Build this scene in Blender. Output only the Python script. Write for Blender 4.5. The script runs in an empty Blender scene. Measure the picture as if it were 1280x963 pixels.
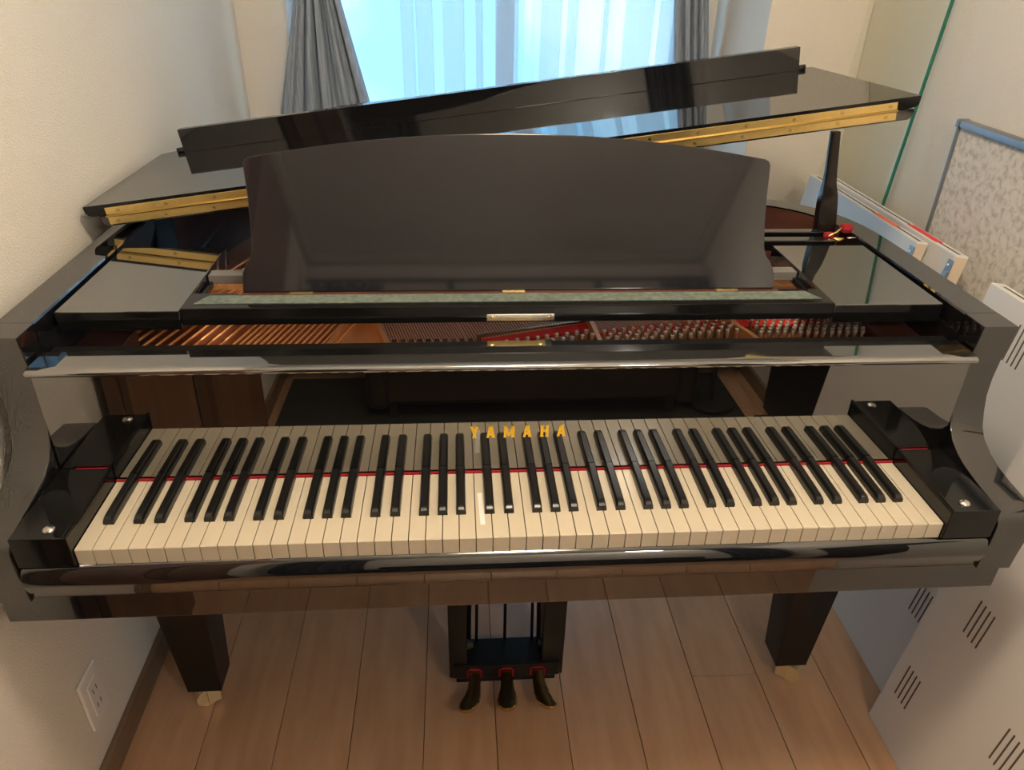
import bpy, bmesh, math, random
from mathutils import Vector, Matrix
random.seed(7)
S = bpy.context.scene
C = S.collection
Z0 = 0.72                      # height of the key tops above the floor; geometry below is given relative to it
R = math.radians

# ------------------------------------------------------------------ camera
cam_d = bpy.data.cameras.new('camera'); cam = bpy.data.objects.new('camera', cam_d); C.objects.link(cam)
yaw, pitch, roll = -.08147, .52775, .02455
cy, sy, cp, sp = math.cos(yaw), math.sin(yaw), math.cos(pitch), math.sin(pitch)
fw = Vector((-sy*cp, cy*cp, -sp)); r0 = Vector((cy, sy, 0)); u0 = r0.cross(fw)
rr = r0*math.cos(roll) + u0*math.sin(roll); uu = -r0*math.sin(roll) + u0*math.cos(roll)
cam.matrix_world = Matrix(((rr.x, uu.x, -fw.x, -.09112), (rr.y, uu.y, -fw.y, -.80069), (rr.z, uu.z, -fw.z, .71469+Z0), (0, 0, 0, 1)))
cam_d.sensor_width = 36; cam_d.lens = 939.594/1280*36; cam_d.clip_start = .02
S.camera = cam

# ------------------------------------------------------------------ sky, lamp light, exposure
W = bpy.data.worlds.new('daylight'); S.world = W; W.use_nodes = True
wn = W.node_tree.nodes; wl = W.node_tree.links
bg = wn['Background']; bg.inputs['Strength'].default_value = 2.2
tc = wn.new('ShaderNodeTexCoord'); nz = wn.new('ShaderNodeTexNoise'); nz.inputs['Scale'].default_value = 5.5; nz.inputs['Detail'].default_value = 4
cr = wn.new('ShaderNodeValToRGB'); cr.color_ramp.elements[0].position = .38; cr.color_ramp.elements[1].position = .62
cr.color_ramp.elements[0].color = (.25, .62, 1, 1); cr.color_ramp.elements[1].color = (.58, .86, 1, 1)
wl.new(tc.outputs['Generated'], nz.inputs['Vector']); wl.new(nz.outputs['Fac'], cr.inputs['Fac']); wl.new(cr.outputs['Color'], bg.inputs['Color'])

LAMP = (0.10, -.20, 1.60)      # ceiling lamp of the room
def area(name, loc, size, power, col, rot=(0, 0, 0)):
    l = bpy.data.lights.new(name, 'AREA'); l.shape = 'DISK'; l.size = size; l.energy = power; l.color = col
    o = bpy.data.objects.new(name, l); o.location = (loc[0], loc[1], loc[2]+Z0); o.rotation_euler = rot; C.objects.link(o); return o
def globe(name, loc, rad, power, col):
    l = bpy.data.lights.new(name, 'POINT'); l.shadow_soft_size = rad; l.energy = power; l.color = col
    o = bpy.data.objects.new(name, l); o.location = (loc[0], loc[1], loc[2]+Z0); C.objects.link(o); return o
globe('ceiling_lamp_light', (LAMP[0], LAMP[1], LAMP[2]-.16), .12, 39, (1, .85, .66))
LAMP2 = (.58, -1.30, 1.10)      # fill lamp added unseen behind the camera to brighten floor and strings
globe('fill_lamp_light', LAMP2, .07, 19, (1, .93, .83))
S.view_settings.view_transform = 'Standard'; S.view_settings.look = 'None'; S.view_settings.gamma = 1
S.view_settings.use_curve_mapping = False
S.view_settings.exposure = 0.0

# ------------------------------------------------------------------ materials
def mat(name, col, rough=.5, metal=0, ior=1.5, **kw):
    m = bpy.data.materials.new(name); m.use_nodes = True
    b = m.node_tree.nodes['Principled BSDF']
    b.inputs['Base Color'].default_value = (*col, 1); b.inputs['Roughness'].default_value = rough
    b.inputs['Metallic'].default_value = metal; b.inputs['IOR'].default_value = ior
    for k, v in kw.items(): b.inputs[k].default_value = v
    return m
def nodes(m): return m.node_tree.nodes, m.node_tree.links, m.node_tree.nodes['Principled BSDF']
def noise_bump(m, scale, strength, dist=.002, detail=3, stretch=(1, 1, 1)):
    n, l, b = nodes(m)
    t = n.new('ShaderNodeTexCoord'); mp = n.new('ShaderNodeMapping'); mp.inputs['Scale'].default_value = stretch
    z = n.new('ShaderNodeTexNoise'); z.inputs['Scale'].default_value = scale; z.inputs['Detail'].default_value = detail
    bp = n.new('ShaderNodeBump'); bp.inputs['Strength'].default_value = strength; bp.inputs['Distance'].default_value = dist
    l.new(t.outputs['Object'], mp.inputs['Vector']); l.new(mp.outputs['Vector'], z.inputs['Vector'])
    l.new(z.outputs['Fac'], bp.inputs['Height']); l.new(bp.outputs['Normal'], b.inputs['Normal'])
    return m
def noise_col(m, scale, c0, c1, p0=.35, p1=.65, stretch=(1, 1, 1), detail=4, rand=0):
    n, l, b = nodes(m)
    t = n.new('ShaderNodeTexCoord'); mp = n.new('ShaderNodeMapping'); mp.inputs['Scale'].default_value = stretch
    z = n.new('ShaderNodeTexNoise'); z.inputs['Scale'].default_value = scale; z.inputs['Detail'].default_value = detail
    r = n.new('ShaderNodeValToRGB'); r.color_ramp.elements[0].position = p0; r.color_ramp.elements[1].position = p1
    r.color_ramp.elements[0].color = (*c0, 1); r.color_ramp.elements[1].color = (*c1, 1)
    l.new(t.outputs['Object'], mp.inputs['Vector']); l.new(mp.outputs['Vector'], z.inputs['Vector']); l.new(z.outputs['Fac'], r.inputs['Fac'])
    out = r.outputs['Color']
    if rand:
        oi = n.new('ShaderNodeObjectInfo'); mr = n.new('ShaderNodeMapRange')
        mr.inputs['To Min'].default_value = 1-rand; mr.inputs['To Max'].default_value = 1+rand
        l.new(oi.outputs['Random'], mr.inputs['Value'])
        hs = n.new('ShaderNodeHueSaturation'); l.new(mr.outputs['Result'], hs.inputs['Value']); l.new(out, hs.inputs['Color']); out = hs.outputs['Color']
        va = n.new('ShaderNodeVectorMath'); va.operation = 'ADD'; cv = n.new('ShaderNodeCombineXYZ'); ml = n.new('ShaderNodeMath'); ml.operation = 'MULTIPLY'; ml.inputs[1].default_value = 30
        l.new(oi.outputs['Random'], ml.inputs[0]); l.new(ml.outputs[0], cv.inputs['Z']); l.new(mp.outputs['Vector'], va.inputs[0]); l.new(cv.outputs[0], va.inputs[1]); l.new(va.outputs[0], z.inputs['Vector'])
    l.new(out, b.inputs['Base Color']); return m
M = {}
M['lacquer'] = mat('black_lacquer', (.006, .006, .007), .03, ior=2.05)
M['lacquer_top'] = mat('black_lacquer_bright', (.008, .008, .008), .035, ior=3.6)  # same lacquer, reflection raised so shelf, lip and flap tops look brighter lit
M['lacquer_mirror'] = mat('black_lacquer_mirror', (.005, .005, .005), .015, ior=2.9)
M['lacquer_dim'] = mat('black_lacquer_dim', (.011, .011, .014), .05, ior=1.55)  # same lacquer, reflection weakened so the desk mirrors the ceiling darker
M['satin_black'] = mat('satin_black', (.008, .008, .008), .35, ior=1.35)
M['key_black'] = mat('key_black', (.006, .006, .006), .28)
M['key_white'] = mat('key_white', (.60, .525, .40), .22)
M['red_felt'] = noise_bump(mat('red_felt', (.30, .006, .014), .9), 900, .4)
M['green_felt'] = noise_bump(noise_col(mat('green_felt', (.2, .25, .22), .85), 120, (.085, .11, .092), (.155, .19, .16)), 700, .4)
M['brass'] = noise_bump(mat('brass', (.88, .64, .24), .25, .9), 90, .08)
M['brass_dull'] = mat('brass_dull', (.60, .46, .22), .22, 1)
M['brass_pale'] = mat('brass_pale', (.85, .72, .44), .22, .65)
M['gold'] = mat('gold_letter', (1, .60, .04), .45, 0)
M['steel'] = mat('steel', (.62, .60, .56), .25, 1)
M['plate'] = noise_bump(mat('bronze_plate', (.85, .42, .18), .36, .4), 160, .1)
M['plate_dark'] = mat('dark_bronze', (.38, .12, .055), .45, .3)  # darker, redder bronze for the pin block and bass bed
M['copper'] = mat('copper_string', (1, .46, .16), .3, .35)
M['wire'] = mat('steel_string', (.92, .80, .58), .3, .3)
M['mahogany'] = noise_col(mat('inner_wood', (.10, .04, .028), .35), 6, (.075, .028, .02), (.125, .048, .032), stretch=(1, 1, 6))
M['prop_black'] = mat('prop_black', (.012, .009, .008), .14, ior=1.45)
M['bar_grey'] = mat('grey_bar', (.16, .15, .14), .5)
M['sofa_black'] = mat('black_leather', (.014, .014, .015), .4)
M['lacquer_lip'] = mat('black_lacquer_lip', (.006, .006, .007), .03, ior=1.7)
M['lacquer_low'] = mat('black_lacquer_low', (.006, .006, .006), .06, ior=1.42)  # same lacquer, weak reflection stands in for shade on fronts and key blocks
M['rug_grey'] = noise_bump(mat('grey_rug', (.03, .03, .028), .95), 500, .4)
M['plate_red'] = mat('red_bronze', (.42, .15, .085), .4, .2)
M['pin_shaft'] = mat('pin_shaft', (.40, .24, .11), .35, .5)
M['string_felt'] = noise_bump(mat('string_felt', (.62, .015, .015), .9), 900, .4)
M['pin'] = mat('nickel_pin', (.75, .68, .55), .22, .6)
M['rubber'] = mat('rubber', (.012, .012, .012), .6)
M['wall'] = noise_bump(mat('wallpaper', (.80, .74, .65), .75), 300, .8, .003, 2.5)
M['ceil'] = noise_bump(mat('ceiling_paper', (.72, .68, .60), .8), 90, .2)
M['trim'] = noise_col(mat('brown_trim', (.2, .12, .07), .4), 5, (.17, .105, .06), (.24, .15, .09), stretch=(8, 1, 8))
M['crown'] = mat('crown_trim', (.55, .50, .42), .5)
M['plank'] = noise_bump(noise_col(mat('floor_plank', (.4, .22, .11), .34), 9, (.46, .255, .14), (.57, .335, .195), .3, .7, (3.5, .55, 3), 6, .06), 60, .03, stretch=(6, .5, 1))
M['seam'] = mat('plank_gap', (.07, .035, .018), .8)
M['panel'] = mat('white_panel', (.74, .72, .69), .38)
M['panel_end'] = mat('cream_panel_end', (.74, .62, .46), .5)
M['slot'] = mat('slot_dark', (.10, .08, .065), .8)
M['label_red'] = mat('red_label', (.85, .05, .06), .5)
M['label_orange'] = mat('orange_label', (.90, .20, .10), .5)
M['label_white'] = mat('label_white', (.86, .74, .7), .5)
M['alu'] = mat('aluminium', (.30, .31, .33), .35, .8)
M['clip'] = mat('zinc_clip', (.36, .39, .43), .4, .8)
M['outlet'] = mat('outlet_plastic', (.80, .78, .74), .35)
M['cloth_blue'] = None
M['frame_white'] = mat('window_frame', (.55, .57, .6), .4)
M['cabinet_wood'] = noise_col(mat('cabinet_wood', (.15, .07, .035), .4), 4, (.13, .06, .03), (.20, .095, .05), stretch=(6, 6, .7))
M['tape'] = mat('clear_tape', (.88, .86, .80), .25)
M['lampglass'] = mat('lamp_diffuser', (.9, .85, .75), .5, **{'Emission Color': (1, .84, .62, 1), 'Emission Strength': 4.0})
M['cloth_dark'] = noise_bump(mat('navy_cloth', (.035, .045, .065), .9), 400, .3)

def cloth(name, c0, c1, slub):
    m = mat(name, c0, .85); n, l, b = nodes(m)
    noise_col(m, 3, c0, c1, .3, .7, (60, 60, 2.2), 5)
    return noise_bump(m, 260, .35, .001, 2, (1, 1, .12))
M['cloth_blue'] = cloth('blue_grey_slub_cloth', (.22, .265, .33), (.40, .455, .53), 1)
def sheer():
    m = bpy.data.materials.new('sheer_voile'); m.use_nodes = True; n = m.node_tree.nodes; l = m.node_tree.links; n.clear()
    o = n.new('ShaderNodeOutputMaterial'); t = n.new('ShaderNodeBsdfTransparent'); tr = n.new('ShaderNodeBsdfTranslucent'); d = n.new('ShaderNodeBsdfDiffuse')
    tr.inputs['Color'].default_value = (.72, .80, .88, 1); d.inputs['Color'].default_value = (.68, .72, .76, 1)
    a = n.new('ShaderNodeMixShader'); a.inputs[0].default_value = .38; l.new(tr.outputs[0], a.inputs[1]); l.new(d.outputs[0], a.inputs[2])
    # the weave lets less light through where the cloth is seen edge-on
    lw = n.new('ShaderNodeLayerWeight'); lw.inputs['Blend'].default_value = .35
    mr = n.new('ShaderNodeMapRange'); mr.inputs['To Min'].default_value = .34; mr.inputs['To Max'].default_value = .95; l.new(lw.outputs['Facing'], mr.inputs['Value'])
    b = n.new('ShaderNodeMixShader'); l.new(mr.outputs[0], b.inputs[0]); l.new(t.outputs[0], b.inputs[1]); l.new(a.outputs[0], b.inputs[2])
    l.new(b.outputs[0], o.inputs['Surface']); return m
M['sheer'] = sheer()
def glass(name, tint, refl):
    m = bpy.data.materials.new(name); m.use_nodes = True; n = m.node_tree.nodes; l = m.node_tree.links; n.clear()
    o = n.new('ShaderNodeOutputMaterial'); t = n.new('ShaderNodeBsdfTransparent'); t.inputs['Color'].default_value = (*tint, 1)
    g = n.new('ShaderNodeBsdfGlossy'); g.inputs['Roughness'].default_value = .02; lw = n.new('ShaderNodeLayerWeight')
    pw = n.new('ShaderNodeMath'); pw.operation = 'POWER'; pw.inputs[1].default_value = 4; l.new(lw.outputs['Facing'], pw.inputs[0])
    ma = n.new('ShaderNodeMath'); ma.operation = 'MULTIPLY_ADD'; ma.inputs[1].default_value = refl; ma.inputs[2].default_value = .02; l.new(pw.outputs[0], ma.inputs[0])
    x = n.new('ShaderNodeMixShader'); l.new(ma.outputs[0], x.inputs[0]); l.new(t.outputs[0], x.inputs[1]); l.new(g.outputs[0], x.inputs[2]); l.new(x.outputs[0], o.inputs['Surface']); return m
M['pane'] = glass('window_pane', (.97, .99, 1), .4)
M['sheet_glass'] = glass('sheet_glass', (.97, .985, .965), .12)
M['glass_edge'] = mat('green_glass_edge', (.02, .16, .09), .15)
def mottled():
    m = mat('mottled_fabric', (.5, .45, .38), .8)
    n, l, b = nodes(m); t = n.new('ShaderNodeTexCoord'); w = n.new('ShaderNodeTexNoise'); w.inputs['Scale'].default_value = 62; w.inputs['Detail'].default_value = 3; w.inputs['Distortion'].default_value = .5
    r = n.new('ShaderNodeValToRGB'); e = r.color_ramp.elements; e[0].position = .36; e[0].color = (.56, .51, .44, 1); e[1].position = .60; e[1].color = (.80, .74, .65, 1)
    k = e.new(.47); k.color = (.71, .65, .57, 1)
    l.new(t.outputs['Object'], w.inputs['Vector']); l.new(w.outputs['Fac'], r.inputs['Fac']); l.new(r.outputs['Color'], b.inputs['Base Color']); return m
M['mottled'] = mottled()

# ------------------------------------------------------------------ mesh helpers (z relative to the key tops)
def obj(name, bm, m, parent=None, smooth=False, angle=40):
    me = bpy.data.meshes.new(name)
    for v in bm.verts: v.co.z += Z0
    bmesh.ops.recalc_face_normals(bm, faces=bm.faces)
    bm.to_mesh(me); bm.free()
    for x in (m if isinstance(m, (list, tuple)) else [m]): me.materials.append(M[x])
    if smooth:
        me.shade_smooth(); me.set_sharp_from_angle(angle=R(angle))
    o = bpy.data.objects.new(name, me); C.objects.link(o)
    if smooth:                              # broad flat faces keep their own normal, so mirrors stay flat
        w = o.modifiers.new('flat_faces', 'WEIGHTED_NORMAL'); w.mode = 'FACE_AREA'; w.weight = 100; w.keep_sharp = True
    if parent:
        o.parent = parent
        if parent.type == 'EMPTY': o.matrix_parent_inverse = Matrix.Translation(-Vector(parent.location))
    return o
def thing(name, label, cat, loc=(0, 0, -Z0), group=None):
    o = bpy.data.objects.new(name, None); o.empty_display_size = .05; C.objects.link(o); o.location = (loc[0], loc[1], loc[2]+Z0)
    return tag(o, label, cat, group)
def tag(o, label, cat, group=None):
    o['label'] = label; o['category'] = cat
    if group: o['group'] = group
    return o
def struct(o): o['kind'] = 'structure'; return o
def stuff(o): o['kind'] = 'stuff'; return o
def NB(): return bmesh.new()
def box(bm, a, b, bev=0, seg=2, mi=0, mtx=None):
    t = bmesh.new(); bmesh.ops.create_cube(t, size=1)
    a = Vector(a); b = Vector(b); c = (a+b)/2; d = b-a
    for v in t.verts: v.co = Vector((c.x+v.co.x*d.x, c.y+v.co.y*d.y, c.z+v.co.z*d.z))
    if bev: bmesh.ops.bevel(t, geom=t.edges[:], offset=bev, segments=seg, profile=.5, affect='EDGES')
    join(bm, t, mi, mtx); return bm
def join(bm, t, mi=0, mtx=None):
    mp = {}
    for v in t.verts: mp[v] = bm.verts.new(mtx @ v.co if mtx else v.co)
    for f in t.faces:
        try:
            nf = bm.faces.new([mp[v] for v in f.verts]); nf.material_index = f.material_index or mi; nf.smooth = f.smooth
        except ValueError: pass
    t.free()
def prism(bm, prof, axis, a, b, bev=0, mi=0, mtx=None, seg=2):
    """closed profile extruded along axis; prof pairs are the other two coordinates in order"""
    t = bmesh.new()
    def P(p, k):
        if axis == 'x': return (k, p[0], p[1])
        if axis == 'y': return (p[0], k, p[1])
        return (p[0], p[1], k)
    A = [t.verts.new(P(p, a)) for p in prof]; B = [t.verts.new(P(p, b)) for p in prof]; n = len(prof)
    caps = [t.faces.new(A), t.faces.new(B[::-1])]
    for i in range(n): t.faces.new((A[i], A[(i+1) % n], B[(i+1) % n], B[i]))
    bmesh.ops.recalc_face_normals(t, faces=t.faces)
    if bev:
        es = [e for e in t.edges if any(f in caps for f in e.link_faces)]
        bmesh.ops.bevel(t, geom=es, offset=bev, segments=seg, profile=.5, affect='EDGES')
    join(bm, t, mi, mtx); return bm
def tube(bm, pts, rad, n=8, mi=0, cap=True):
    pts = [Vector(p) for p in pts]; rings = []
    for i, p in enumerate(pts):
        d = (pts[min(i+1, len(pts)-1)] - pts[max(i-1, 0)]).normalized()
        up = Vector((0, 0, 1)) if abs(d.z) < .9 else Vector((1, 0, 0))
        s = d.cross(up).normalized(); t = s.cross(d); r = rad[i] if isinstance(rad, (list, tuple)) else rad
        rings.append([bm.verts.new(p + s*math.cos(2*math.pi*k/n)*r + t*math.sin(2*math.pi*k/n)*r) for k in range(n)])
    for a, b in zip(rings, rings[1:]):
        for k in range(n):
            f = bm.faces.new((a[k], a[(k+1) % n], b[(k+1) % n], b[k])); f.material_index = mi; f.smooth = True
    if cap:
        bm.faces.new(rings[0][::-1]).material_index = mi; bm.faces.new(rings[-1]).material_index = mi
    return bm
def quadstrip(bm, rows, mi=0, smooth=True, closed=False):
    V = [[bm.verts.new(p) for p in r] for r in rows]
    for a, b in zip(V, V[1:]):
        n = len(a)
        for k in range(n if closed else n-1):
            f = bm.faces.new((a[k], a[(k+1) % n], b[(k+1) % n], b[k])); f.material_index = mi; f.smooth = smooth
    return V

# ------------------------------------------------------------------ the room
FL = -.72; CE = 1.68; XL = -.79; XR = 1.085; YB = 1.95; YBACK = -1.62; XR2 = 1.085; YP = 1.475
fl = struct(obj('floor', box(NB(), (XL-.1, YBACK-.1, FL-.04), (XR2+.1, YB+.1, FL-.004)), 'seam'))
PW = .1515; col = 0
x = -.025 - PW*6
protos = {}
while x < XR2+.1:
    if abs(x-.4295) < .03: cuts = [YBACK, -.7, .316, 1.3, YB]
    else:
        y0 = YBACK + [.35, 1.2, .75, 1.6, .1, 1.0][col % 6]; cuts = [YBACK] + [c for c in (y0, y0+1.82) if YBACK+.05 < c < YB-.05] + [YB]
        cuts = [c for c in cuts if not (-.05 < c < .62)] 
    xa, xb = max(x, XL-.02), min(x+PW, XR2)
    if xb-xa > .02:
        for c0, c1 in zip(cuts, cuts[1:]):
            obj('plank', box(NB(), (xa+.0007, c0+.0006, FL-.012), (xb-.0007, c1-.0006, FL), .0008, 1), 'plank', fl)
    x += PW; col += 1
struct(obj('ceiling', box(NB(), (XL-.1, YBACK-.1, CE), (XR2+.1, YB+.1, CE+.05)), 'ceil'))
struct(obj('wall_left', box(NB(), (XL-.1, YBACK-.1, FL-.04), (XL, YB+.1, CE)), 'wall'))
struct(obj('wall_right', box(NB(), (XR, YBACK-.1, FL-.04), (XR+.1, YB+.1, CE)), 'wall'))
struct(obj('wall_rear', box(NB(), (XL, YBACK-.1, FL-.04), (XR2, YBACK, CE)), 'wall'))
# pillar in the back right corner, window wall with its opening
struct(obj('wall_pillar', box(NB(), (.79, YP, FL-.04), (XR, YB+.1, CE), .004), 'wall'))
WX0, WX1, WZ0, WZ1 = -.62, .70, -.66, 1.35
b = NB()
box(b, (XL, YB, FL-.04), (WX0, YB+.1, CE)); box(b, (WX1, YB, FL-.04), (.79, YB+.1, CE))
box(b, (WX0, YB, FL-.04), (WX1, YB+.1, WZ0)); box(b, (WX0, YB, WZ1), (WX1, YB+.1, CE))
struct(obj('wall_back', b, 'wall'))
b = NB(); fw_ = .035
box(b, (WX0, YB+.03, WZ0), (WX1, YB+.08, WZ0+fw_)); box(b, (WX0, YB+.03, WZ1-fw_), (WX1, YB+.08, WZ1))
box(b, (WX0, YB+.03, WZ0+fw_), (WX0+fw_, YB+.08, WZ1-fw_)); box(b, (WX1-fw_, YB+.03, WZ0+fw_), (WX1, YB+.08, WZ1-fw_))
win = struct(obj('window_1', b, 'frame_white'))
obj('mullion', box(NB(), (.055, YB+.035, WZ0+fw_), (.115, YB+.075, WZ1-fw_)), 'frame_white', win)
for xa, xb in ((WX0+fw_, .055), (.115, WX1-fw_)):
    obj('pane', box(NB(), (xa, YB+.053, WZ0+fw_), (xb, YB+.057, WZ1-fw_)), 'pane', win)
struct(obj('baseboard_left', box(NB(), (XL, YBACK, FL), (XL+.014, YB, FL+.06), .002), 'trim'))
struct(obj('baseboard_right', box(NB(), (XR-.014, YBACK, FL), (XR, YP, FL+.06), .002), 'trim'))
struct(obj('baseboard_rear', box(NB(), (XL+.014, YBACK, FL), (XR-.014, YBACK+.014, FL+.06), .002), 'trim'))
# crown mouldings (seen mirrored in the music desk)
for nm, a, c in (('trim_1', (XL, YBACK, CE-.05), (XL+.03, YB, CE)), ('trim_2', (XR-.03, YBACK, CE-.05), (XR, YP, CE)), ('trim_3', (XL+.03, YBACK, CE-.05), (XR-.03, YBACK+.03, CE))):
    struct(obj(nm, box(NB(), a, c, .004), 'crown'))

# ------------------------------------------------------------------ grand piano
P = thing('grand_piano', 'polished black grand piano with open fallboard and folded-back lid', 'piano')
LX = .69; OX = .745
prof = [(.157, .241), (.160, .205), (.166, .178), (.168, .145), (.166, .115), (.159, .09), (.150, .067), (.137, .052), (.115, .040), (.092, .0325), (.06, .027), (.02, .0235), (.008, .0185), (-.003, .009), (-.0075, -.001), (-.0085, -.034), (-.006, -.06), (-.004, -.0895), (.205, -.0895), (.205, .241)]
for s in (-1, 1):
    b = NB(); prism(b, prof, 'x', min(s*LX, s*OX), max(s*LX, s*OX), .0022)
    obj('arm', b, 'lacquer', P, True, 30)
# rim: outer path from right arm round the tail to the left arm
def bez(p, n):
    out = []
    for i in range(n):
        t = i/n; q = list(map(Vector, p))
        while len(q) > 1: q = [a.lerp(c, t) for a, c in zip(q, q[1:])]
        out.append(q[0])
    return out
path = [Vector((OX, .206)), Vector((OX, .40)), Vector((OX-.002, .54))]
path += bez([(OX-.004, .58), (OX-.012, .70), (.69, .775), (.585, .825)], 7)
path += bez([(.585, .825), (.35, .93), (.15, .98), (.05, 1.24)], 8)
path += bez([(.05, 1.24), (-.06, 1.46), (-.22, 1.50), (-.42, 1.50)], 7)
path += bez([(-.42, 1.50), (-.64, 1.50), (-OX, 1.46), (-OX, 1.26)], 7)
path += [Vector((-OX, 1.26)), Vector((-OX, .8)), Vector((-OX, .206))]
inn = []
for i, p in enumerate(path):
    d = (path[min(i+1, len(path)-1)] - path[max(i-1, 0)]).normalized(); inn.append(p + Vector((-d.y, d.x))*.055)
b = NB(); rows = []
for p, q in zip(path, inn):
    d = (q-p)/.055
    rows.append([(p.x, p.y, -.06), (p.x, p.y, .2385), *[((p+d*.0025).x, (p+d*.0025).y, .241)], ((q-d*.0025).x, (q-d*.0025).y, .241), (q.x, q.y, .2385), (q.x, q.y, -.06)])
V = quadstrip(b, rows, 0, True, True)
b.faces.new(V[0][::-1]); b.faces.new(V[-1])
for f in b.faces:
    c = f.calc_center_median()
    if len(f.verts) == 4 and abs(c.z-.089) < .02 and c.y > .62:
        # inner faces are wood
        k = min(range(len(inn)), key=lambda i: (Vector((c.x, c.y))-inn[i]).length); 
        if (Vector((c.x, c.y))-inn[k]).length < (Vector((c.x, c.y))-path[k]).length: f.material_index = 1
obj('rim', b, ['lacquer', 'mahogany'], P, True, 35)
# interior floor (sounding board) and the bronze plate
b = NB(); b.faces.new([b.verts.new((q.x*.998, q.y, .085)) for q in inn]); obj('soundboard', b, 'mahogany', P)
obj('keybed', box(NB(), (-OX, .012, -.1445), (OX, .60, -.0905), .002), 'lacquer', P)
# key slip
ks = [(.012, -.0885), (.0035, -.0885), (-.004, -.075), (-.0115, -.057), (-.013, -.050), (-.011, -.042), (-.006, -.032), (.000, -.0265), (.012, -.0255)]
obj('key_slip', prism(NB(), ks, 'x', -.6885, .6885, .001), 'lacquer', P, True, 50)
# key blocks with their dome screws and side felts
for s in (-1, 1):
    x0, x1 = (.6135, .689); a, c = min(s*x0, s*x1), max(s*x0, s*x1)
    kb = obj('key_block', box(NB(), (a, -.006, -.025), (c, .151, .0255), .0018), 'lacquer_low', P, True)
    t = NB(); bmesh.ops.create_uvsphere(t, u_segments=16, v_segments=8, radius=.0085)
    for v in t.verts: v.co = Vector((v.co.x+s*.643, v.co.y+.013, v.co.z*.6+.0255))
    obj('dome_screw', t, 'steel', kb, True)
    obj('felt_tab', box(NB(), (min(s*.617, s*.665), .1495, .0250), (max(s*.617, s*.665), .1510, .0262)), 'red_felt', kb)
    obj('cheek_strip', box(NB(), (min(s*.6135, s*.6185), -.006, .0255), (max(s*.6135, s*.6185), .150, .0285), .0012), 'lacquer_low', kb, True)
# ------------------------------------------------------------------ keyboard
KW = .02357; X0 = -26*KW
kb = obj('keyboard', box(NB(), (-.612, .004, -.060), (.612, .30, -.032)), 'satin_black', P)
names = 'ABCDEFG'
wproto = NB()
kp = [(-.0004, -.0012), (0, -.027), (.152, -.027), (.152, 0), (.0008, 0)]
prism(wproto, kp, 'x', -KW/2+.0006, KW/2-.0006, .0005)
wm = None
for i in range(52):
    if wm is None:
        o = obj('white_key', wproto, 'key_white', kb); wm = o.data
    else:
        o = bpy.data.objects.new('white_key', wm); C.objects.link(o); o.parent = kb
    o.location = (X0+(i+.5)*KW, 0, 0)
bprof = NB()
# black key: tapered bar with a sloped, rounded nose
def ring(y, z0, z1, wb, wt):
    return [(-wb/2, y, z0), (-wb/2*.96, y, z0+(z1-z0)*.6), (-wt/2-.0006, y, z1-.0018), (-wt/2+.0012, y, z1), (wt/2-.0012, y, z1), (wt/2+.0006, y, z1-.0018), (wb/2*.96, y, z0+(z1-z0)*.6), (wb/2, y, z0)]
rws = [ring(.0502, -.003, .0088, .0148, .0114), ring(.0530, -.003, .0108, .0148, .0110), ring(.0565, -.003, .0122, .0148, .0106), ring(.065, -.003, .0126, .0148, .0108), ring(.152, -.003, .0130, .0148, .0110)]
V = quadstrip(bprof, rws, 0, True, True); bprof.faces.new(V[0]); bprof.faces.new(V[-1][::-1])
bmk = None; off = {'A': .0032, 'C': -.0024, 'D': .0024, 'F': -.0034, 'G': 0}
for i in range(51):
    nme = names[i % 7]
    if nme not in off: continue
    if bmk is None: o = obj('black_key', bprof, 'key_black', kb, True, 35); bmk = o.data
    else: o = bpy.data.objects.new('black_key', bmk); C.objects.link(o); o.parent = kb
    o.location = (X0+(i+1)*KW+off[nme], 0, 0)
mt = Matrix.Translation((-.0615, .063, 0)) @ Matrix.Rotation(R(2), 4, 'Z')
obj('clear_tape', box(NB(), (-.0036, -.036, .0001), (.0036, .036, .0004), mtx=mt), 'tape', kb)
obj('key_felt', box(NB(), (-.6125, .1485, -.003), (.6125, .1522, .0036), .001), 'red_felt', kb)
# ------------------------------------------------------------------ fallboard with lip, strip, lock plate, letters
tl = .02
def fby(z): return .1525 + tl*z
fb = obj('fallboard', prism(NB(), [(fby(.006), .0055), (fby(.19), .19), (.205, .19), (.205, .0055)], 'x', -.6885, .6885, .0008), 'lacquer_mirror', P)
lp = [(.198, .1895), (.198, .1985), (.1945, .2000), (.149, .2005), (.1425, .2000), (.1375, .1980), (.1352, .1950), (.1362, .1912), (.1395, .1888), (.152, .1882)]
obj('lip', prism(NB(), lp, 'x', -.685, .685, .002), 'lacquer_top', fb, True, 60)
obj('edge_hinge', box(NB(), (-.60, .1465, .1866), (.60, .1535, .1884), .0005), 'brass_dull', fb)
obj('rear_strip', box(NB(), (-.6885, .198, .17), (.6885, .236, .188), .002), 'satin_black', fb)
b = NB(); box(b, (-.056, .199, .188), (.052, .230, .1893), .0006); lk = obj('lock_plate', b, 'steel', P)
obj('lock_insert', box(NB(), (-.047, .203, .1893), (.042, .228, .1925), .0012), 'brass', lk)
for sx in (-.040, .034):
    t = NB(); bmesh.ops.create_uvsphere(t, u_segments=10, v_segments=6, radius=.004)
    for v in t.verts: v.co = Vector((v.co.x+sx, v.co.y+.216, v.co.z*.3+.1926))
    obj('lock_screw', t, 'brass', lk, True)
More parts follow.
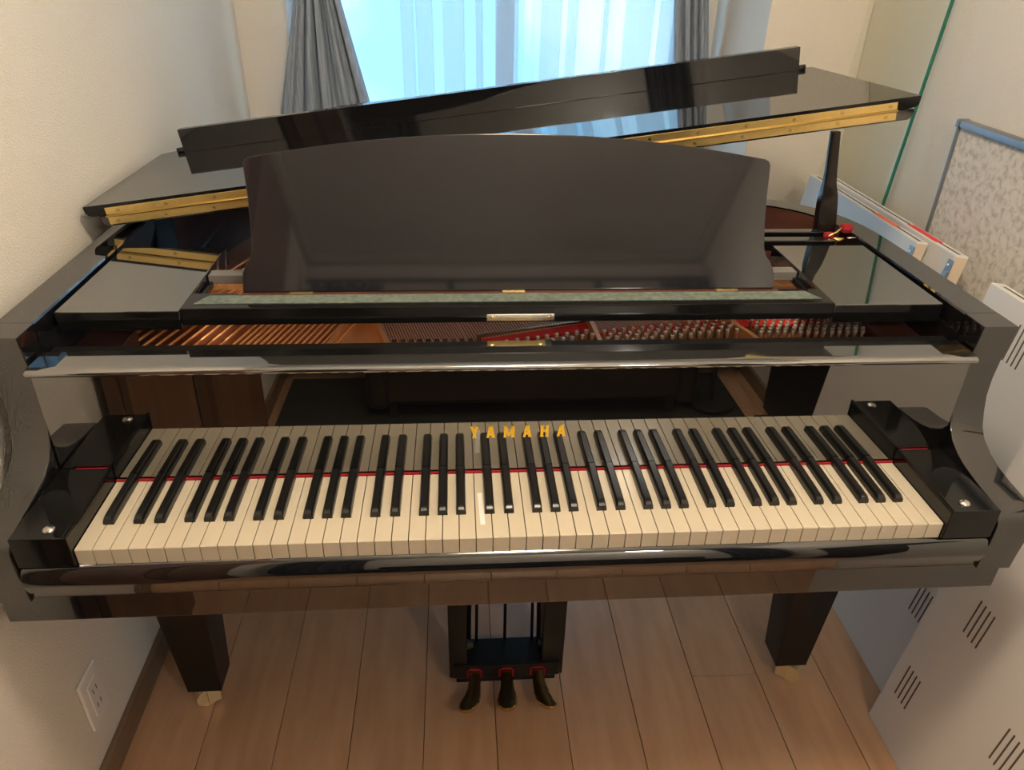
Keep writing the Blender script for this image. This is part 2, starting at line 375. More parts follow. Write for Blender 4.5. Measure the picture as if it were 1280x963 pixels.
# gold lettering
def letter(ch, cx, z0, h, w):
    b = NB(); st = w*.27; sh = h*.5
    def bar(p, q, th):
        p = Vector((p[0], p[1])); q = Vector((q[0], q[1]))
        pr = [(p.x-th/2, p.y), (p.x+th/2, p.y), (q.x+th/2, q.y), (q.x-th/2, q.y)]
        prism(b, [(cx+a*w, z0+c*h) for a, c in pr], 'y', 0, -.0009)
    def hb(a, c, z, th): prism(b, [(cx+a*w, z0+(z-th/2)*h), (cx+c*w, z0+(z-th/2)*h), (cx+c*w, z0+(z+th/2)*h), (cx+a*w, z0+(z+th/2)*h)], 'y', 0, -.00088)
    if ch == 'A': bar((-.36, 0), (-.05, 1), .30); bar((.34, 0), (.05, 1), .38); hb(-.2, .2, .30, .16); hb(-.5, -.24, .05, .10); hb(.16, .54, .05, .10)
    if ch == 'Y': bar((0, 0), (0, .48), .36); bar((0, .40), (-.34, 1), .36); bar((0, .40), (.34, 1), .32); hb(-.52, -.2, .95, .10); hb(.22, .5, .95, .10); hb(-.25, .25, .05, .1)
    if ch == 'M': bar((-.44, 0), (-.44, 1), .26); bar((.44, 0), (.44, 1), .34); bar((-.02, .08), (-.40, 1), .24); bar((-.02, .08), (.40, 1), .2); hb(-.6, -.3, .05, .1); hb(.28, .62, .05, .1); hb(-.6, -.4, .95, .1); hb(.4, .62, .95, .1)
    if ch == 'H': bar((-.32, 0), (-.32, 1), .34); bar((.32, 0), (.32, 1), .34); hb(-.3, .3, .5, .16); [hb(a-.22, a+.22, z, .1) for a in (-.32, .32) for z in (.05, .95)]
    for v in b.verts:
        v.co.y += fby(v.co.z) - .00003
    o = obj('letter', b, 'gold', fb); return o
for ch, px in zip('YAMAHA', (-.0688, -.0441, -.0159, .0120, .0386, .0644)):
    letter(ch, px, .0637, .0208, .0126 if ch != 'M' else .0138)

# ------------------------------------------------------------------ music shelf and desk
for s in (-1, 1):
    a, c = min(s*.505, s*.684), max(s*.505, s*.684)
    obj('side_shelf', box(NB(), (a, .252, .205), (c, .525, .2365), .002), 'lacquer_top', P, True)
    obj('shade_strip', box(NB(), (a+.001, .2508, .206), (c-.001, .2522, .2350)), 'lacquer_low', P)  # thin strip added over the shelf front to keep it dark
# the sliding music rack between the side shelves
b = NB(); box(b, (-.5035, .250, .2125), (.5035, .3085, .2405), .002); 
for s in (-1, 1): box(b, (min(s*.4965, s*.5035), .3085, .213), (max(s*.4965, s*.5035), .398, .2235), .0015)
mr_ = obj('music_rack', b, 'lacquer_low', P, True)
obj('cross_bar', box(NB(), (-.5035, .398, .218), (.5035, .424, .2335), .0015), 'bar_grey', mr_, True)
obj('ledge_felt', prism(NB(), [(-.487, .2655), (.487, .2655), (.472, .296), (-.472, .296)], 'z', .2402, .2417), 'green_felt', mr_)
obj('strike_plate', box(NB(), (-.047, .2488, .2155), (.058, .2502, .2265), .0005), 'steel', mr_)
for sx in (-.038, .049):
    t = NB(); bmesh.ops.create_uvsphere(t, u_segments=8, v_segments=6, radius=.003)
    for v in t.verts: v.co = Vector((v.co.x+sx, v.co.y*.4+.2486, v.co.z+.221))
    obj('plate_screw', t, 'brass_dull', mr_, True)
obj('rack_strip', box(NB(), (-.43, .299, .2403), (.43, .309, .2409)), 'mahogany', mr_)  # thin red-brown strip along the foot of the desk
for hx in (-.334, -.002, .345):
    obj('desk_hinge', box(NB(), (hx-.018, .300, .2407), (hx+.018, .3085, .2423), .0005), 'brass', mr_)
# desk board: local plane coordinates u (across), w (up the slope)
TD = R(28); DP = Vector((0, .306, .2425)); DW = Vector((0, math.sin(TD), math.cos(TD))); DN = Vector((0, -math.cos(TD), math.sin(TD)))
half = [(.4235, 0), (.4245, .020), (.4235, .030), (.419, .042), (.412, .053), (.4085, .066), (.4095, .10), (.4135, .15), (.4185, .192), (.419, .199), (.4165, .205), (.411, .2085)]
top = []
n = 14
for i in range(1, n):
    t = i/n; xx = .411*(1-2*t); top.append((xx, .2085 + .0385*(1-(xx/.411)**2)))
outl = half + top + [(-a, c) for a, c in half[::-1]]
b = NB(); t = NB()
A = [t.verts.new(DP+Vector((a, 0, 0))+DW*c) for a, c in outl]; B = [t.verts.new(DP+Vector((a, 0, 0))+DW*c-DN*.013) for a, c in outl]
ca = t.faces.new(A); cb = t.faces.new(B[::-1])
for i in range(len(A)): t.faces.new((A[i], A[(i+1) % len(A)], B[(i+1) % len(A)], B[i]))
bmesh.ops.recalc_face_normals(t, faces=t.faces)
bmesh.ops.bevel(t, geom=[e for e in t.edges if ca in e.link_faces or cb in e.link_faces], offset=.002, segments=2, profile=.5, affect='EDGES')
join(b, t)
obj('music_desk', b, 'lacquer_dim', P, True, 40)

# ------------------------------------------------------------------ lid: main board, folded flap, hinge, lip
LA = Vector((-.764, .60, .247)); LT = R(7.75)
def L(s, y, h): return Vector((LA.x+s*math.cos(LT)-h*math.sin(LT), y, LA.z+s*math.sin(LT)+h*math.cos(LT)))
LM = Matrix(((math.cos(LT), 0, -math.sin(LT), LA.x), (0, 1, 0, 0), (math.sin(LT), 0, math.cos(LT), LA.z), (0, 0, 0, 1)))
def slab(out, h0, h1, bev):
    t = NB(); A = [t.verts.new((s, y, h0)) for s, y in out]; B = [t.verts.new((s, y, h1)) for s, y in out]
    t.faces.new(A[::-1]); t.faces.new(B)
    for i in range(len(A)): t.faces.new((A[i], A[(i+1) % len(A)], B[(i+1) % len(A)], B[i]))
    return t
def edge_round(t, sel, off, seg=4):
    bmesh.ops.bevel(t, geom=[e for e in t.edges if sel(e)], offset=off, segments=seg, profile=.5, affect='EDGES')
main_out = [(.022, .60), (1.536, .60), (1.530, .70), (1.46, .80), (1.34, .85), (1.10, .95), (.92, 1.06), (.82, 1.24), (.72, 1.40), (.60, 1.47), (.36, 1.48), (.20, 1.42), (.10, 1.24), (.06, 1.0)]
t = slab(main_out, 0, .0185, 0)
edge_round(t, lambda e: all(v.co.z < .001 for v in e.verts) and not all(abs(v.co.y-.60) < 1e-4 for v in e.verts), .012)
b = NB(); join(b, t, 0, LM); lid = obj('lid', b, 'lacquer', P, True, 35)
t = slab([(-.003, .60), (1.546, .60), (1.514, 1.005), (1.498, 1.013), (.035, 1.013), (.008, 1.002)], .0205, .0405, 0)
edge_round(t, lambda e: all(v.co.z < .021 for v in e.verts) and not all(abs(v.co.y-.60) < 1e-4 for v in e.verts), .013)
b = NB(); join(b, t, 0, LM)
for f in b.faces:
    f.normal_update()
    if abs(f.normal.z) < .9: f.material_index = 1  # flap edges take the dimmer lacquer, shading set by material
flap = obj('front_flap', b, ['lacquer_top', 'lacquer_low'], lid, True, 35)
for h0, h1, nm in ((.0028, .0165, 'hinge_leaf'), (.0215, .0345, 'hinge_leaf')):
    b = NB(); box(b, (.035, .5985, h0), (1.503, .6002, h1), .0003, 1, mtx=LM); obj(nm, b, 'brass', lid)
b = NB(); tube(b, [LM @ Vector((.034, .5978, .0192)), LM @ Vector((1.504, .5978, .0192))], .0027, 8); obj('hinge_knuckle', b, 'brass', lid)
sm = None
for row, h in ((0, .0095), (1, .0282)):
    for k in range(17):
        s = .052 + k*.0895 + (.006 if row else 0)
        t = NB(); tube(t, [LM @ Vector((s, .5990, h)), LM @ Vector((s, .5975, h))], .0032, 8); obj('hinge_screw', t, 'brass_dull', lid)
b = NB(); box(b, (.066, .985, .0405), (1.474, 1.005, .0905), .0012, 2, mtx=LM); obj('front_lip', b, 'lacquer_lip', lid, True)
for s0, s1 in ((.050, .068), (1.472, 1.490)):
    b = NB(); tube(b, [LM @ Vector((s0, .992, .0455)), LM @ Vector((s1, .992, .0455))], .0055, 10); obj('rubber_stop', b, 'rubber', lid)

# lid prop with its bracket, and the long prop lying folded behind the shelf
def bar_rect(bm, stations):
    rows = []
    for c, hw, hd in stations:
        c = Vector(c); rows.append([c+Vector((-hw, -hd, 0)), c+Vector((hw, -hd, 0)), c+Vector((hw, hd, 0)), c+Vector((-hw, hd, 0))])
    V = quadstrip(bm, rows, 0, False, True); bm.faces.new(V[0]); bm.faces.new(V[-1][::-1])
b = NB(); st = []
for k, (f, hw) in enumerate(((0, .0190), (.12, .0192), (.30, .0180), (.40, .0155), (.5, .0125), (.62, .0110), (1, .0092))):
    st.append((Vector((.645, .612, .232)).lerp(Vector((.6215, .612, .4285)), f), hw, hw*.62))
bar_rect(b, st); t = b
bmesh.ops.bevel(t, geom=[e for e in t.edges if len(e.link_faces) == 2 and abs((e.verts[0].co-e.verts[1].co).z) > .01], offset=.003, segments=2, affect='EDGES', profile=.5)
pr = obj('lid_prop', b, 'prop_black', P, True, 40)
b = NB(); box(b, (.664, .575, .2402), (.688, .598, .258), .008); obj('red_cloth', b, 'red_felt', pr, True)
b = NB(); box(b, (.625, .566, .232), (.646, .578, .247), .006); obj('red_cloth', b, 'red_felt', pr, True)
b = NB(); tube(b, [(.632, .566, .240), (.650, .572, .246), (.672, .586, .254)], .0022, 6); obj('brass_wire', b, 'brass', pr)
b = NB(); tube(b, [(.640, .560, .238), (.650, .560, .234), (.662, .562, .236)], [.002, .0055, .003], 8); obj('brass_pin', b, 'brass', pr)
b = NB(); tube(b, [(.668, .562, .238), (.686, .560, .238)], .002, 6); obj('hook', b, 'steel', pr)
b = NB(); box(b, (.30, .548, .216), (.640, .572, .2375), .002); fp = obj('long_prop', b, 'lacquer', P, True)
b = NB(); box(b, (.32, .592, .216), (.640, .612, .240), .002); obj('prop_rail', b, 'lacquer', fp, True)

# ------------------------------------------------------------------ plate, strings, pins, felts
PZ = .122
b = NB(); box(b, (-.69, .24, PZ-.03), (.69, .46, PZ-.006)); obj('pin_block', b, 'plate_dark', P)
ip = obj('iron_plate', box(NB(), (-.69, .60, PZ-.02), (.62, .635, PZ)), 'plate', P)
# smooth cast web between the bass and the treble
b = NB(); rows = []
for k in range(9):
    t_ = k/8; row = []
    for y in (.26, .30, .34, .38, .42, .50):
        xl = -.303 + (y-.335)*.14; xr = -.212 - (y-.335)*.22
        xx = xl+(xr-xl)*t_; row.append((xx, y, PZ+.010-.016*math.sin(math.pi*t_)**.7 + .004*(t_ > .9)))
    rows.append(row)
quadstrip(b, rows, 0, True); obj('plate_web', b, 'plate', ip, True)
def strut(name, pts, w, h):
    b = NB(); rows = []
    for x, y in pts: rows.append([(x-w/2, y, PZ-.01), (x-w/2+.002, y, PZ+h), (x+w/2-.002, y, PZ+h), (x+w/2, y, PZ-.01)])
    V = quadstrip(b, rows, 0, False, True); b.faces.new(V[0]); b.faces.new(V[-1][::-1]); return obj(name, b, 'plate', ip)
strut('strut', [(-.318, .26), (-.300, .34), (-.285, .42), (-.25, .60)], .012, .022)
strut('strut', [(-.190, .26), (-.2130, .335), (-.232, .41), (-.29, .60)], .012, .022)
strut('strut', [(.146, .26), (.1435, .34), (.141, .41), (.10, .75)], .0115, .030)
strut('strut', [(.424, .26), (.411, .33), (.399, .36), (.392, .42), (.37, .70)], .0125, .028)
# bronze bed under the bass strings
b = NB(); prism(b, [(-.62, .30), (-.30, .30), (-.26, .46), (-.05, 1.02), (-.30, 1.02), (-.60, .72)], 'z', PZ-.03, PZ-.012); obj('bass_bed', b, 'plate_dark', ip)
b = NB(); prism(b, [(-.655, .66), (-.30, .64), (.10, .64), (.50, .64), (.30, .84), (.02, 1.02), (-.22, 1.28), (-.45, 1.30), (-.56, 1.02)], 'z', PZ-.026, PZ-.014); obj('plate_field', b, 'plate_red', ip)
b = NB(); prism(b, [(-.46, .30), (-.305, .30), (-.292, .345), (-.46, .352)], 'z', PZ-.012, PZ-.004); obj('bass_rest', b, 'plate', ip)
# wooden ledges at both ends
for s in (-1, 1):
    obj('end_block', box(NB(), (min(s*.618, s*.69), .27, .10), (max(s*.618, s*.69), .352, .160), .001), 'mahogany', P)
# bass strings, one by one
xs = [-.655+.0205*i for i in range(9)] + [-.4700+.0112*i for i in range(16)]
sp_ = None
for i, x0 in enumerate(xs):
    sl = .30; r_ = .0023 if i < 14 else .0017
    b = NB(); tube(b, [(x0, .30, .1385), (x0+sl*.16, .46, .140), (x0+sl*.70+.02, 1.02, .142)], r_, 6); obj('bass_string', b, 'copper', P)
# treble strings (hair-thin, uncountable): one part
b = NB(); x0 = -.208
while x0 < .60:
    if not (.130 < x0 < .156 or .395 < x0 < .425):
        yb = .325 if x0 < -.07 else (.318+(x0+.07)*.36 if x0 < .145 else (.362+(x0-.155)*.16))
        tube(b, [(x0, yb, .137), (x0-.25*(.78-yb), .78-.12*max(0, x0), .141)], .00062, 3, cap=False)
    x0 += .0048
stuff(obj('treble_strings', b, 'wire', P))
b = NB(); x0 = -.203
while x0 < -.05:
    box(b, (x0, .331, .128), (x0+.0095, .341, .1405), .001, 1); x0 += .0142
obj('agraffe', b, 'brass_dull', ip)
# pressure bar along the first treble section and red string felts
def ribbon(name, pts, w, z, m, th=.004):
    b = NB(); rows = []
    for x, y in pts: rows.append([(x, y-w/2, z-th), (x, y-w/2, z), (x, y+w/2, z), (x, y+w/2, z-th)])
    V = quadstrip(b, rows, 0, False, True); b.faces.new(V[0]); b.faces.new(V[-1][::-1]); return obj(name, b, m, P)
ribbon('string_felt', [(-.09, .318), (.0, .344), (.137, .388)], .026, .138, 'string_felt')
ribbon('pressure_bar', [(-.06, .348), (.0, .369), (.137, .407)], .006, .141, 'brass_dull')
ribbon('string_felt', [(.152, .358), (.27, .385), (.397, .402)], .030, .136, 'string_felt')
ribbon('string_felt', [(.414, .396), (.57, .412)], .030, .136, 'string_felt')
# tuning pins
pin = None
def put_pin(x, y):
    global pin
    if pin is None:
        t = NB(); tube(t, [(0, 0, .112), (0, .0006, .1478)], .0024, 7); tube(t, [(0, .0006, .1478), (0, .0007, .1535), (0, .0007, .1545)], [.0036, .0035, .002], 8, 1)
        o = obj('tuning_pin', t, ['pin_shaft', 'pin'], P, True); pin = o.data; 
    else:
        o = bpy.data.objects.new('tuning_pin', pin); C.objects.link(o); o.parent = P; o.matrix_parent_inverse = PINV
    o.location = (x, y, 0)
PINV = Matrix.Translation(-Vector(P.location))
def rowpins(x0, x1, y0, y1, rows, dx, dy):
    k = 0; x = x0
    while x < x1:
        yt = y0+(y1-y0)*(x-x0)/(x1-x0)
        for r in range(rows):
            put_pin(x+(r % 2)*dx*.45+random.uniform(-.0008, .0008), yt-r*dy+random.uniform(-.001, .001))
        x += dx; k += 1
rowpins(-.045, .128, .296, .340, 2, .0172, .015)
rowpins(.158, .388, .338, .380, 4, .0172, .0135)
rowpins(.428, .640, .376, .378, 5, .0140, .0125)

# ------------------------------------------------------------------ legs, casters, pedal lyre
def leg(cx, cyy, name='leg'):
    b = NB(); rows = []
    for z, hw in ((-.144, .0585), (-.40, .0470), (-.655, .0355), (-.660, .0345)):
        rows.append([(cx-hw, cyy-hw, z), (cx+hw, cyy-hw, z), (cx+hw, cyy+hw, z), (cx-hw, cyy+hw, z)])
    V = quadstrip(b, rows, 0, False, True); b.faces.new(V[0]); b.faces.new(V[-1][::-1])
    bmesh.ops.bevel(b, geom=[e for e in b.edges if abs(e.verts[0].co.z-e.verts[1].co.z) > .05], offset=.003, segments=2, affect='EDGES', profile=.5)
    o = obj(name, b, 'satin_black', P, True, 30)
    return o
for s, ang in ((-1, 200), (1, 20)):
    lg = leg(s*.638, .321)
    cx, cyy = s*.638, .315; a = R(ang)
    t = NB(); tube(t, [(cx, cyy, -.660), (cx, cyy, -.668)], .022, 14); 
    for k in (-1, 1):   # fork cheeks
        mm = Matrix.Translation((cx, cyy, 0)) @ Matrix.Rotation(R(-38 if s > 0 else 30), 4, 'Z')
        box(t, (-.012, k*.016-.0025, -.712), (.016, k*.016+.0025, -.664), .002, 1, mtx=mm)
    c_ = obj('caster', t, 'brass_pale', lg, True, 35)
    t = NB(); mm = Matrix.Translation((cx, cyy, 0)) @ Matrix.Rotation(R(-38 if s > 0 else 30), 4, 'Z')
    tube(t, [mm @ Vector((.004+.014*s, -.0125, -.6965)), mm @ Vector((.004+.014*s, .0125, -.6965))], .0235, 20)
    o = obj('wheel', t, 'brass_pale', lg, True, 35)
lg = leg(-.40, 1.27)
obj('caster', tube(NB(), [(-.40, 1.27, -.66), (-.40, 1.27, -.72)], .022, 12), 'brass', lg)
# lyre
ly = obj('pedal_lyre', box(NB(), (-.1135, .296, -.668), (.1175, .372, -.628), .003), 'satin_black', P)
obj('lyre_base', box(NB(), (-.108, .300, -.685), (.110, .360, -.668), .002), 'satin_black', ly)
for a, c in ((-.1225, -.0835), (.0775, .1255)):
    obj('lyre_post', box(NB(), (a, .302, -.672), (c, .345, -.144), .003), 'satin_black', ly)
for xx, r_ in ((-.062, .0035), (.0015, .0035), (.0625, .0035)):
    obj('pedal_rod', tube(NB(), [(xx*.9, .385, -.15), (xx, .365, -.63)], r_, 8), 'satin_black', ly)
for s in (-1, 1):
    obj('brace', tube(NB(), [(s*.0715, .415, -.16), (s*.0790, .372, -.63)], .0055, 8), 'satin_black', ly)
    t = NB(); tube(t, [(s*.083, .318, -.585), (s*.070, .318, -.585)], [.011, .007], 10); obj('post_bolt', t, 'rubber', ly, True)
def pedal(xc, bend):
    b = NB(); rows = []
    secs = [(0, 0, .0120), (.02, 0, .0130), (.036, .10, .0150), (.052, .32, .0190), (.066, .64, .0215), (.077, .86, .0195), (.084, .97, .0135), (.0865, 1.0, .005)]
    for d, f, hw in secs:
        cx = xc + bend*f; y = .296-d; z = -.650-.012*min(1, d/.06)
        rows.append([(cx-hw, y, z), (cx-hw*.8, y, z+.0045), (cx, y, z+.006), (cx+hw*.8, y, z+.0045), (cx+hw, y, z), (cx+hw*.9, y, z-.006), (cx-hw*.9, y, z-.006)])
    V = quadstrip(b, rows, 0, True, True); b.faces.new(V[0]); b.faces.new(V[-1][::-1])
    return obj('pedal', b, 'brass_dull', ly, True, 50)
for xc, bd in ((-.068, -.020), (.0015, -.003), (.070, .020)):
    pd = pedal(xc, bd)
    t = NB()
    for a, c in (((-.0165, -.662), (-.0125, -.637)), ((.0125, -.662), (.0165, -.637)), ((-.0165, -.641), (.0165, -.637)), ((-.0165, -.6645), (.0165, -.6605))):
        box(t, (xc+a[0], .2945, a[1]), (xc+c[0], .2965, c[1]))
    obj('pedal_felt', t, 'red_felt', ly)

# ------------------------------------------------------------------ curtains at the window
def curtain(name, edges, y, folds, amp, m, z0, z1, nz=26, nx=70, ph=0, th=.0015):
    b = NB(); rows = []
    for i in range(nz+1):
        z = z0+(z1-z0)*i/nz
        e = sorted(edges); k = max(j for j in range(len(e)) if e[j][0] <= z+1e-6); k = min(k, len(e)-2)
        f = (z-e[k][0])/(e[k+1][0]-e[k][0]); f = max(0, min(1, f)); xl = e[k][1]+(e[k+1][1]-e[k][1])*f; xr = e[k][2]+(e[k+1][2]-e[k][2])*f
        row = []
        for j in range(nx+1):
            u = j/nx; w = 2*math.pi*folds*u
            dy = amp*(math.sin(w+ph+.7*math.sin(w*.37+1.3)+.3*math.sin(z*4))+.35*math.sin(2.3*w+ph*2+z*1.5))
            row.append((xl+(xr-xl)*(u+.012*math.sin(w*1.9+z*3)), y+dy, z))
        rows.append(row)
    quadstrip(b, rows, 0, True); o = obj(name, b, m)
    if th:
        s = o.modifiers.new('thick', 'SOLIDIFY'); s.thickness = th
    return o
c1 = curtain('drape', [(-.66, -.76, -.24), (.221, -.672, -.362), (.557, -.588, -.440), (.80, -.545, -.485), (1.45, -.60, -.25)], 1.86, 5, .018, 'cloth_blue', -.66, 1.45, ph=.6)
tag(c1, 'blue-grey slub drape gathered at the left side of the window', 'curtain')
c2 = curtain('drape', [(-.66, .60, .86), (.38, .640, .765), (.58, .615, .735), (.82, .60, .70), (1.45, .40, .74)], 1.86, 4, .016, 'cloth_blue', -.66, 1.45, ph=2.2)
tag(c2, 'blue-grey slub drape hanging narrow at the right side of the window', 'curtain')
def pleated(name, x0, x1, pleats, y, z0, z1, label, seed):
    """a flat run of voile with pleats: at each (xa, xb) the cloth folds back on itself, three layers deep"""
    rnd = random.Random(seed); pts = [(x0, 0)]
    for xa, xb in pleats:
        k = len(pts)
        while pts[-1][0] < xa-.02: pts.append((min(xa, pts[-1][0]+.025), .004*math.sin(pts[-1][0]*40)))
        pts += [(xa, .0), ((xa+xb)/2, .006), (xb, .009), (xb+.0008, .012), ((xa+xb)/2, .015), (xa, .018), (xa-.0008, .021), ((xa+xb)/2, .023), (xb, .020), (xb+.006, .008)]
    while pts[-1][0] < x1-.02: pts.append((pts[-1][0]+.02, .005*math.sin(pts[-1][0]*37)))
    b = NB(); rows = []
    for i in range(9):
        f = i/8; z = z0+(z1-z0)*f
        rows.append([(px+.010*math.sin(f*3+px*6+seed)*(1-f), y-py, z) for px, py in pts])
    quadstrip(b, rows, 0, False); o = obj(name, b, 'sheer'); return tag(o, label, 'curtain')
pleated('sheer_curtain', -.62, .158, [(-.262, -.225), (-.213, -.165), (-.128, -.062), (-.02, .0), (.045, .118)], 1.915, -.60, 1.44, 'left white sheer curtain glowing blue beside the gathered drape', 1)
pleated('sheer_curtain', .170, .70, [(.20, .262), (.285, .315), (.40, .415), (.47, .56), (.58, .65)], 1.915, -.60, 1.44, 'right white sheer curtain glowing blue beside the narrow drape', 2)
b = NB(); tube(b, [(-.70, 1.89, 1.455), (.765, 1.89, 1.455)], .012, 10); tag(obj('curtain_rail', b, 'frame_white'), 'curtain rail above the window drapes and sheers', 'curtain rail')

# ------------------------------------------------------------------ leaning white panels with slots along the right wall
def panel(name, label, xf, y0, y1, length, lean, th, slots, ends=True, lab=None, toplab=None):
    """xf: front face x at the floor, y0..y1 extent, leaning towards +x"""
    T = thing(name, label, 'panel', (xf, (y0+y1)/2, FL), 'white slotted panels along the right wall')
    Mx = Matrix.Translation((xf, 0, FL)) @ Matrix.Rotation(lean, 4, 'Y')
    b = NB(); box(b, (0, y0, 0), (th, y1, length), .0015, 1, mtx=Mx)
    obj('board', b, 'panel', T)
    if ends:
        b = NB(); box(b, (.003, y0-.0012, .0), (th-.003, y0+.001, length-.003), mtx=Mx); obj('end_face', b, 'panel_end', T)
        b = NB(); box(b, (-.0012, y0-.003, length-.062), (.0012, y0+.016, length-.012), .0004, 1, mtx=Mx); box(b, (-.006, y0-.004, length-.052), (.002, y0+.012, length-.036), .001, 1, mtx=Mx)
        cl = obj('corner_clip', b, 'clip', T)
        for h in (length-.024, length-.058):
            t = NB(); tube(t, [Mx @ Vector((-.001, y0+.007, h)), Mx @ Vector((-.0035, y0+.007, h))], .0035, 8); obj('clip_screw', t, 'steel', cl)
    for ya, za, hh in slots:
        for k in range(4):
            b = NB(); y = ya-.0125*k
            box(b, (-.0006, y-.0016, za+.0), (.002, y+.0016, za+hh), mtx=Mx); obj('vent_slot', b, 'slot', T)
    if toplab:
        a, c, m_ = toplab
        b = NB(); box(b, (.006, a, length), (th-.006, c, length+.0006), mtx=Mx); o = obj('top_label', b, m_, T); o['label'] = m_.replace('label_', '')+' warning label'
        b = NB(); box(b, (th*.5-.003, max(a-.16, y0+.01), length-.0005), (th*.5+.003, y1-.02, length+.0003), mtx=Mx); obj('top_groove', b, 'slot', T)
    return T
LEAN = R(7.4)
PL = .890
panel('slotted_panel', 'white panel with faded orange label on top, nearer the piano of the stacked pair', .822, .748, 1.33, PL, LEAN, .030, [], True, None, (.86, .965, 'label_orange'))
panel('slotted_panel', 'white panel with bright red label on top, nearer the wall of the stacked pair', .862, .662, 1.30, PL, LEAN, .032, [], True, None, (.75, .875, 'label_red'))
panel('slotted_panel', 'white leaning panel whose slots show just right of the piano arm', .846, -.47, .515, PL, LEAN, .030, [(.299, .214, .076), (.397, .778, .075)], False, None, (.28, .40, 'label_orange'))
panel('slotted_panel', 'front white slotted panel at the lower right, its corner standing on the floor boards', .790, -.52, .20, PL, R(6.5), .030, [(.168, .111, .083), (.108, .361, .079), (-.060, .236, .080)], False)

# ------------------------------------------------------------------ sheet of glass, framed board
g = thing('glass_sheet', 'clear glass sheet with green edge leaning in the corner by the back wall', 'glass', (1.0, 1.2, FL))
Mx = Matrix.Translation((.960, 0, FL)) @ Matrix.Rotation(R(3.9), 4, 'Y')
obj('sheet', box(NB(), (0, 1.064, 0), (.006, 1.44, 1.66), mtx=Mx), 'sheet_glass', g)
obj('polished_edge', box(NB(), (-.0004, 1.060, 0), (.0064, 1.065, 1.66), mtx=Mx), 'glass_edge', g)
fbd = thing('framed_board', 'mottled beige fabric board with aluminium frame standing at the right wall', 'notice board', (1.05, .4, FL))
BX = 1.061; BY1 = .916; BZ = .3967
obj('board_face', box(NB(), (BX+.004, -.25, -.50), (XR-.002, BY1-.004, BZ-.006)), 'mottled', fbd)
obj('frame_top', box(NB(), (BX-.006, -.25, BZ-.018), (XR-.002, BY1-.012, BZ), .006), 'alu', fbd, True)
obj('frame_side', box(NB(), (BX-.002, BY1-.009, -.50), (XR-.002, BY1, BZ-.018), .003), 'alu', fbd, True)
obj('frame_corner', box(NB(), (BX-.007, BY1-.013, BZ-.018), (XR-.002, BY1+.001, BZ+.001), .004), 'alu', fbd, True)
obj('frame_bottom', box(NB(), (BX-.004, -.25, -.72), (XR-.002, BY1, -.50), .003), 'alu', fbd, True)

# ------------------------------------------------------------------ wall outlet
ot = thing('wall_outlet', 'white double power outlet low on the left wall', 'outlet', (XL, .176, -.517))
obj('cover_plate', box(NB(), (XL, .1405, -.5780), (XL+.008, .2115, -.4570), .004, 3), 'outlet', ot, True)
ins = obj('socket_insert', box(NB(), (XL+.006, .1590, -.557), (XL+.0105, .1930, -.478), .0015), 'outlet', ot, True)
for zc in (-.500, -.536):
    for yy in (.1695, .1825):
        obj('socket_slot', box(NB(), (XL+.0100, yy-.0011, zc-.006), (XL+.0108, yy+.0011, zc+.006)), 'slot', ins)

# ------------------------------------------------------------------ ceiling lamp and the part of the room behind the camera (seen only as reflections), plus the added fill lamp
cl = thing('ceiling_lamp', 'round ceiling lamp above the keyboard', 'lamp', (LAMP[0], LAMP[1], CE))
obj('lamp_base', tube(NB(), [(LAMP[0], LAMP[1], CE), (LAMP[0], LAMP[1], CE-.035)], .16, 32), 'outlet', cl)
obj('lamp_shade', tube(NB(), [(LAMP[0], LAMP[1], CE-.035), (LAMP[0], LAMP[1], CE-.05), (LAMP[0], LAMP[1], CE-.095), (LAMP[0], LAMP[1], CE-.11)], [.23, .245, .235, .20], 32), 'lampglass', cl, True)
for k, (a, c, lb) in enumerate(((-.76, -.42, 'navy curtain drawn to the left behind the player, mirrored in the music desk'), (.80, 1.05, 'navy curtain drawn to the right behind the player, mirrored in the music desk'))):
    o = curtain('rear_curtain', [(-.62, a+.03, c), (1.47, a+.03, c)], YBACK+.09, 6 if k == 0 else 5, .02, 'cloth_dark', -.62, 1.47, 12, 70, k); tag(o, lb, 'curtain')
b = NB(); tube(b, [(XL+.03, YBACK+.09, 1.485), (1.06, YBACK+.09, 1.485)], .012, 8); tube(b, [(XL+.03, YBACK+.045, 1.42), (1.06, YBACK+.045, 1.42)], .018, 8)
for xx in (-.12, .55): box(b, (xx-.014, YBACK, 1.45), (xx+.014, YBACK+.10, 1.475))
tag(obj('rear_curtain_rail', b, 'rubber'), 'dark curtain rail behind the player, mirrored in the music desk', 'curtain rail')
def cabinet(name, label, a, c, m, doors, cat='cabinet'):
    T = thing(name, label, cat, ((a[0]+c[0])/2, (a[1]+c[1])/2, a[2]))
    obj('carcass', box(NB(), a, c, .003), m, T)
    n_ = doors; w = (c[1]-a[1])/n_
    for k in range(n_):
        d = obj('door', box(NB(), (c[0], a[1]+w*k+.004, a[2]+.06), (c[0]+.016, a[1]+w*(k+1)-.004, c[2]-.03), .002), m, T)
        obj('knob', tube(NB(), [(c[0]+.016, a[1]+w*(k+.85), (a[2]+c[2])/2), (c[0]+.035, a[1]+w*(k+.85), (a[2]+c[2])/2)], .01, 10), 'brass_dull', d)
    return T
cabinet('brown_cabinet', 'tall brown wooden cabinet by the left wall, mirrored in the fallboard', (XL+.015, -.52, FL), (XL+.045, -.19, 1.50), 'cabinet_wood', 1)
cabinet('brown_cabinet', 'second tall brown wooden cabinet by the left wall, farther behind the camera', (XL+.015, -1.08, FL), (XL+.045, -.64, 1.50), 'cabinet_wood', 1)
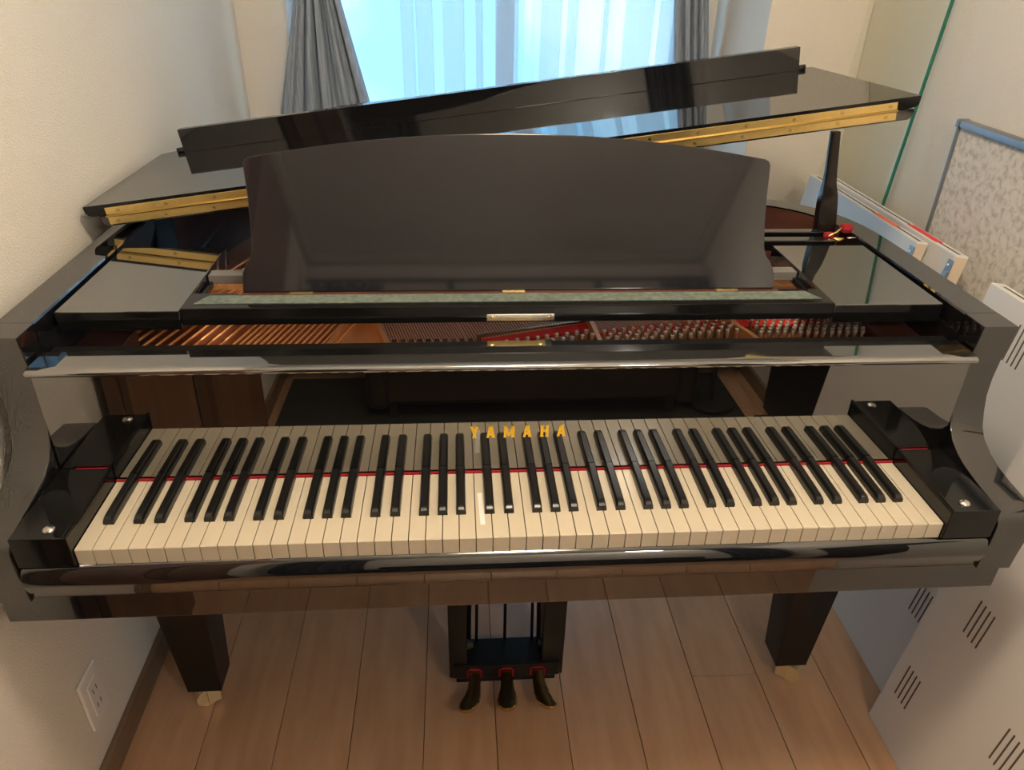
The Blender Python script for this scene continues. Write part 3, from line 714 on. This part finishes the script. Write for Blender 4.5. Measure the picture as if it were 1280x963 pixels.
sf = thing('sofa', 'long black sofa behind the camera, mirrored dark in the fallboard', 'sofa', (.15, -1.36, FL))
obj('seat', box(NB(), (-.36, -1.42, FL+.06), (.72, -1.22, FL+.36), .03, 3), 'sofa_black', sf, True)
obj('backrest', box(NB(), (-.36, -1.49, FL+.06), (.72, -1.42, FL+.80), .03, 3), 'sofa_black', sf, True)
for xa in (-.42, .70): obj('armrest', box(NB(), (xa, -1.48, FL+.04), (xa+.08, -1.23, FL+.52), .025, 3), 'sofa_black', sf, True)
for xa in (-.34, .67):
    for ya in (-1.46, -1.27): obj('foot', box(NB(), (xa, ya, FL+.006), (xa+.03, ya+.03, FL+.065), .002), 'rubber', sf)
rg = obj('rug', box(NB(), (-.745, -1.56, FL), (.965, -1.16, FL+.006), .002), 'rug_grey'); tag(rg, 'dark grey rug under the sofa behind the camera, mirrored in the fallboard', 'rug')
fl_ = thing('fill_lamp', 'added fill lamp with a round shade, unseen behind the camera beside the sofa', 'lamp', (.86, LAMP2[1], FL+.006))
obj('base', tube(NB(), [(.86, LAMP2[1], FL+.006), (.86, LAMP2[1], FL+.026)], .09, 24), 'rubber', fl_)
obj('pole', tube(NB(), [(.86, LAMP2[1], FL+.02), (.86, LAMP2[1], 1.05), (.84, LAMP2[1], 1.16), (.77, LAMP2[1], 1.22), (LAMP2[0]+.05, LAMP2[1], 1.22), (LAMP2[0], LAMP2[1], 1.193)], .009, 10), 'rubber', fl_, True)
obj('dome_shade', tube(NB(), [(LAMP2[0], LAMP2[1], 1.195), (LAMP2[0], LAMP2[1], 1.19), (LAMP2[0], LAMP2[1], 1.175)], [.03, .06, .09], 24), 'rubber', fl_, True)
sc = thing('folding_screen', 'black board standing at the right behind the camera, mirrored in the fallboard', 'screen', (1.0, -.9, FL))
obj('board', box(NB(), (1.03, -1.22, FL+.03), (1.065, -.49, .40), .006), 'satin_black', sc)
for yy in (-1.15, -.56): obj('foot', box(NB(), (.98, yy-.02, FL), (1.07, yy+.02, FL+.03), .003), 'satin_black', sc)
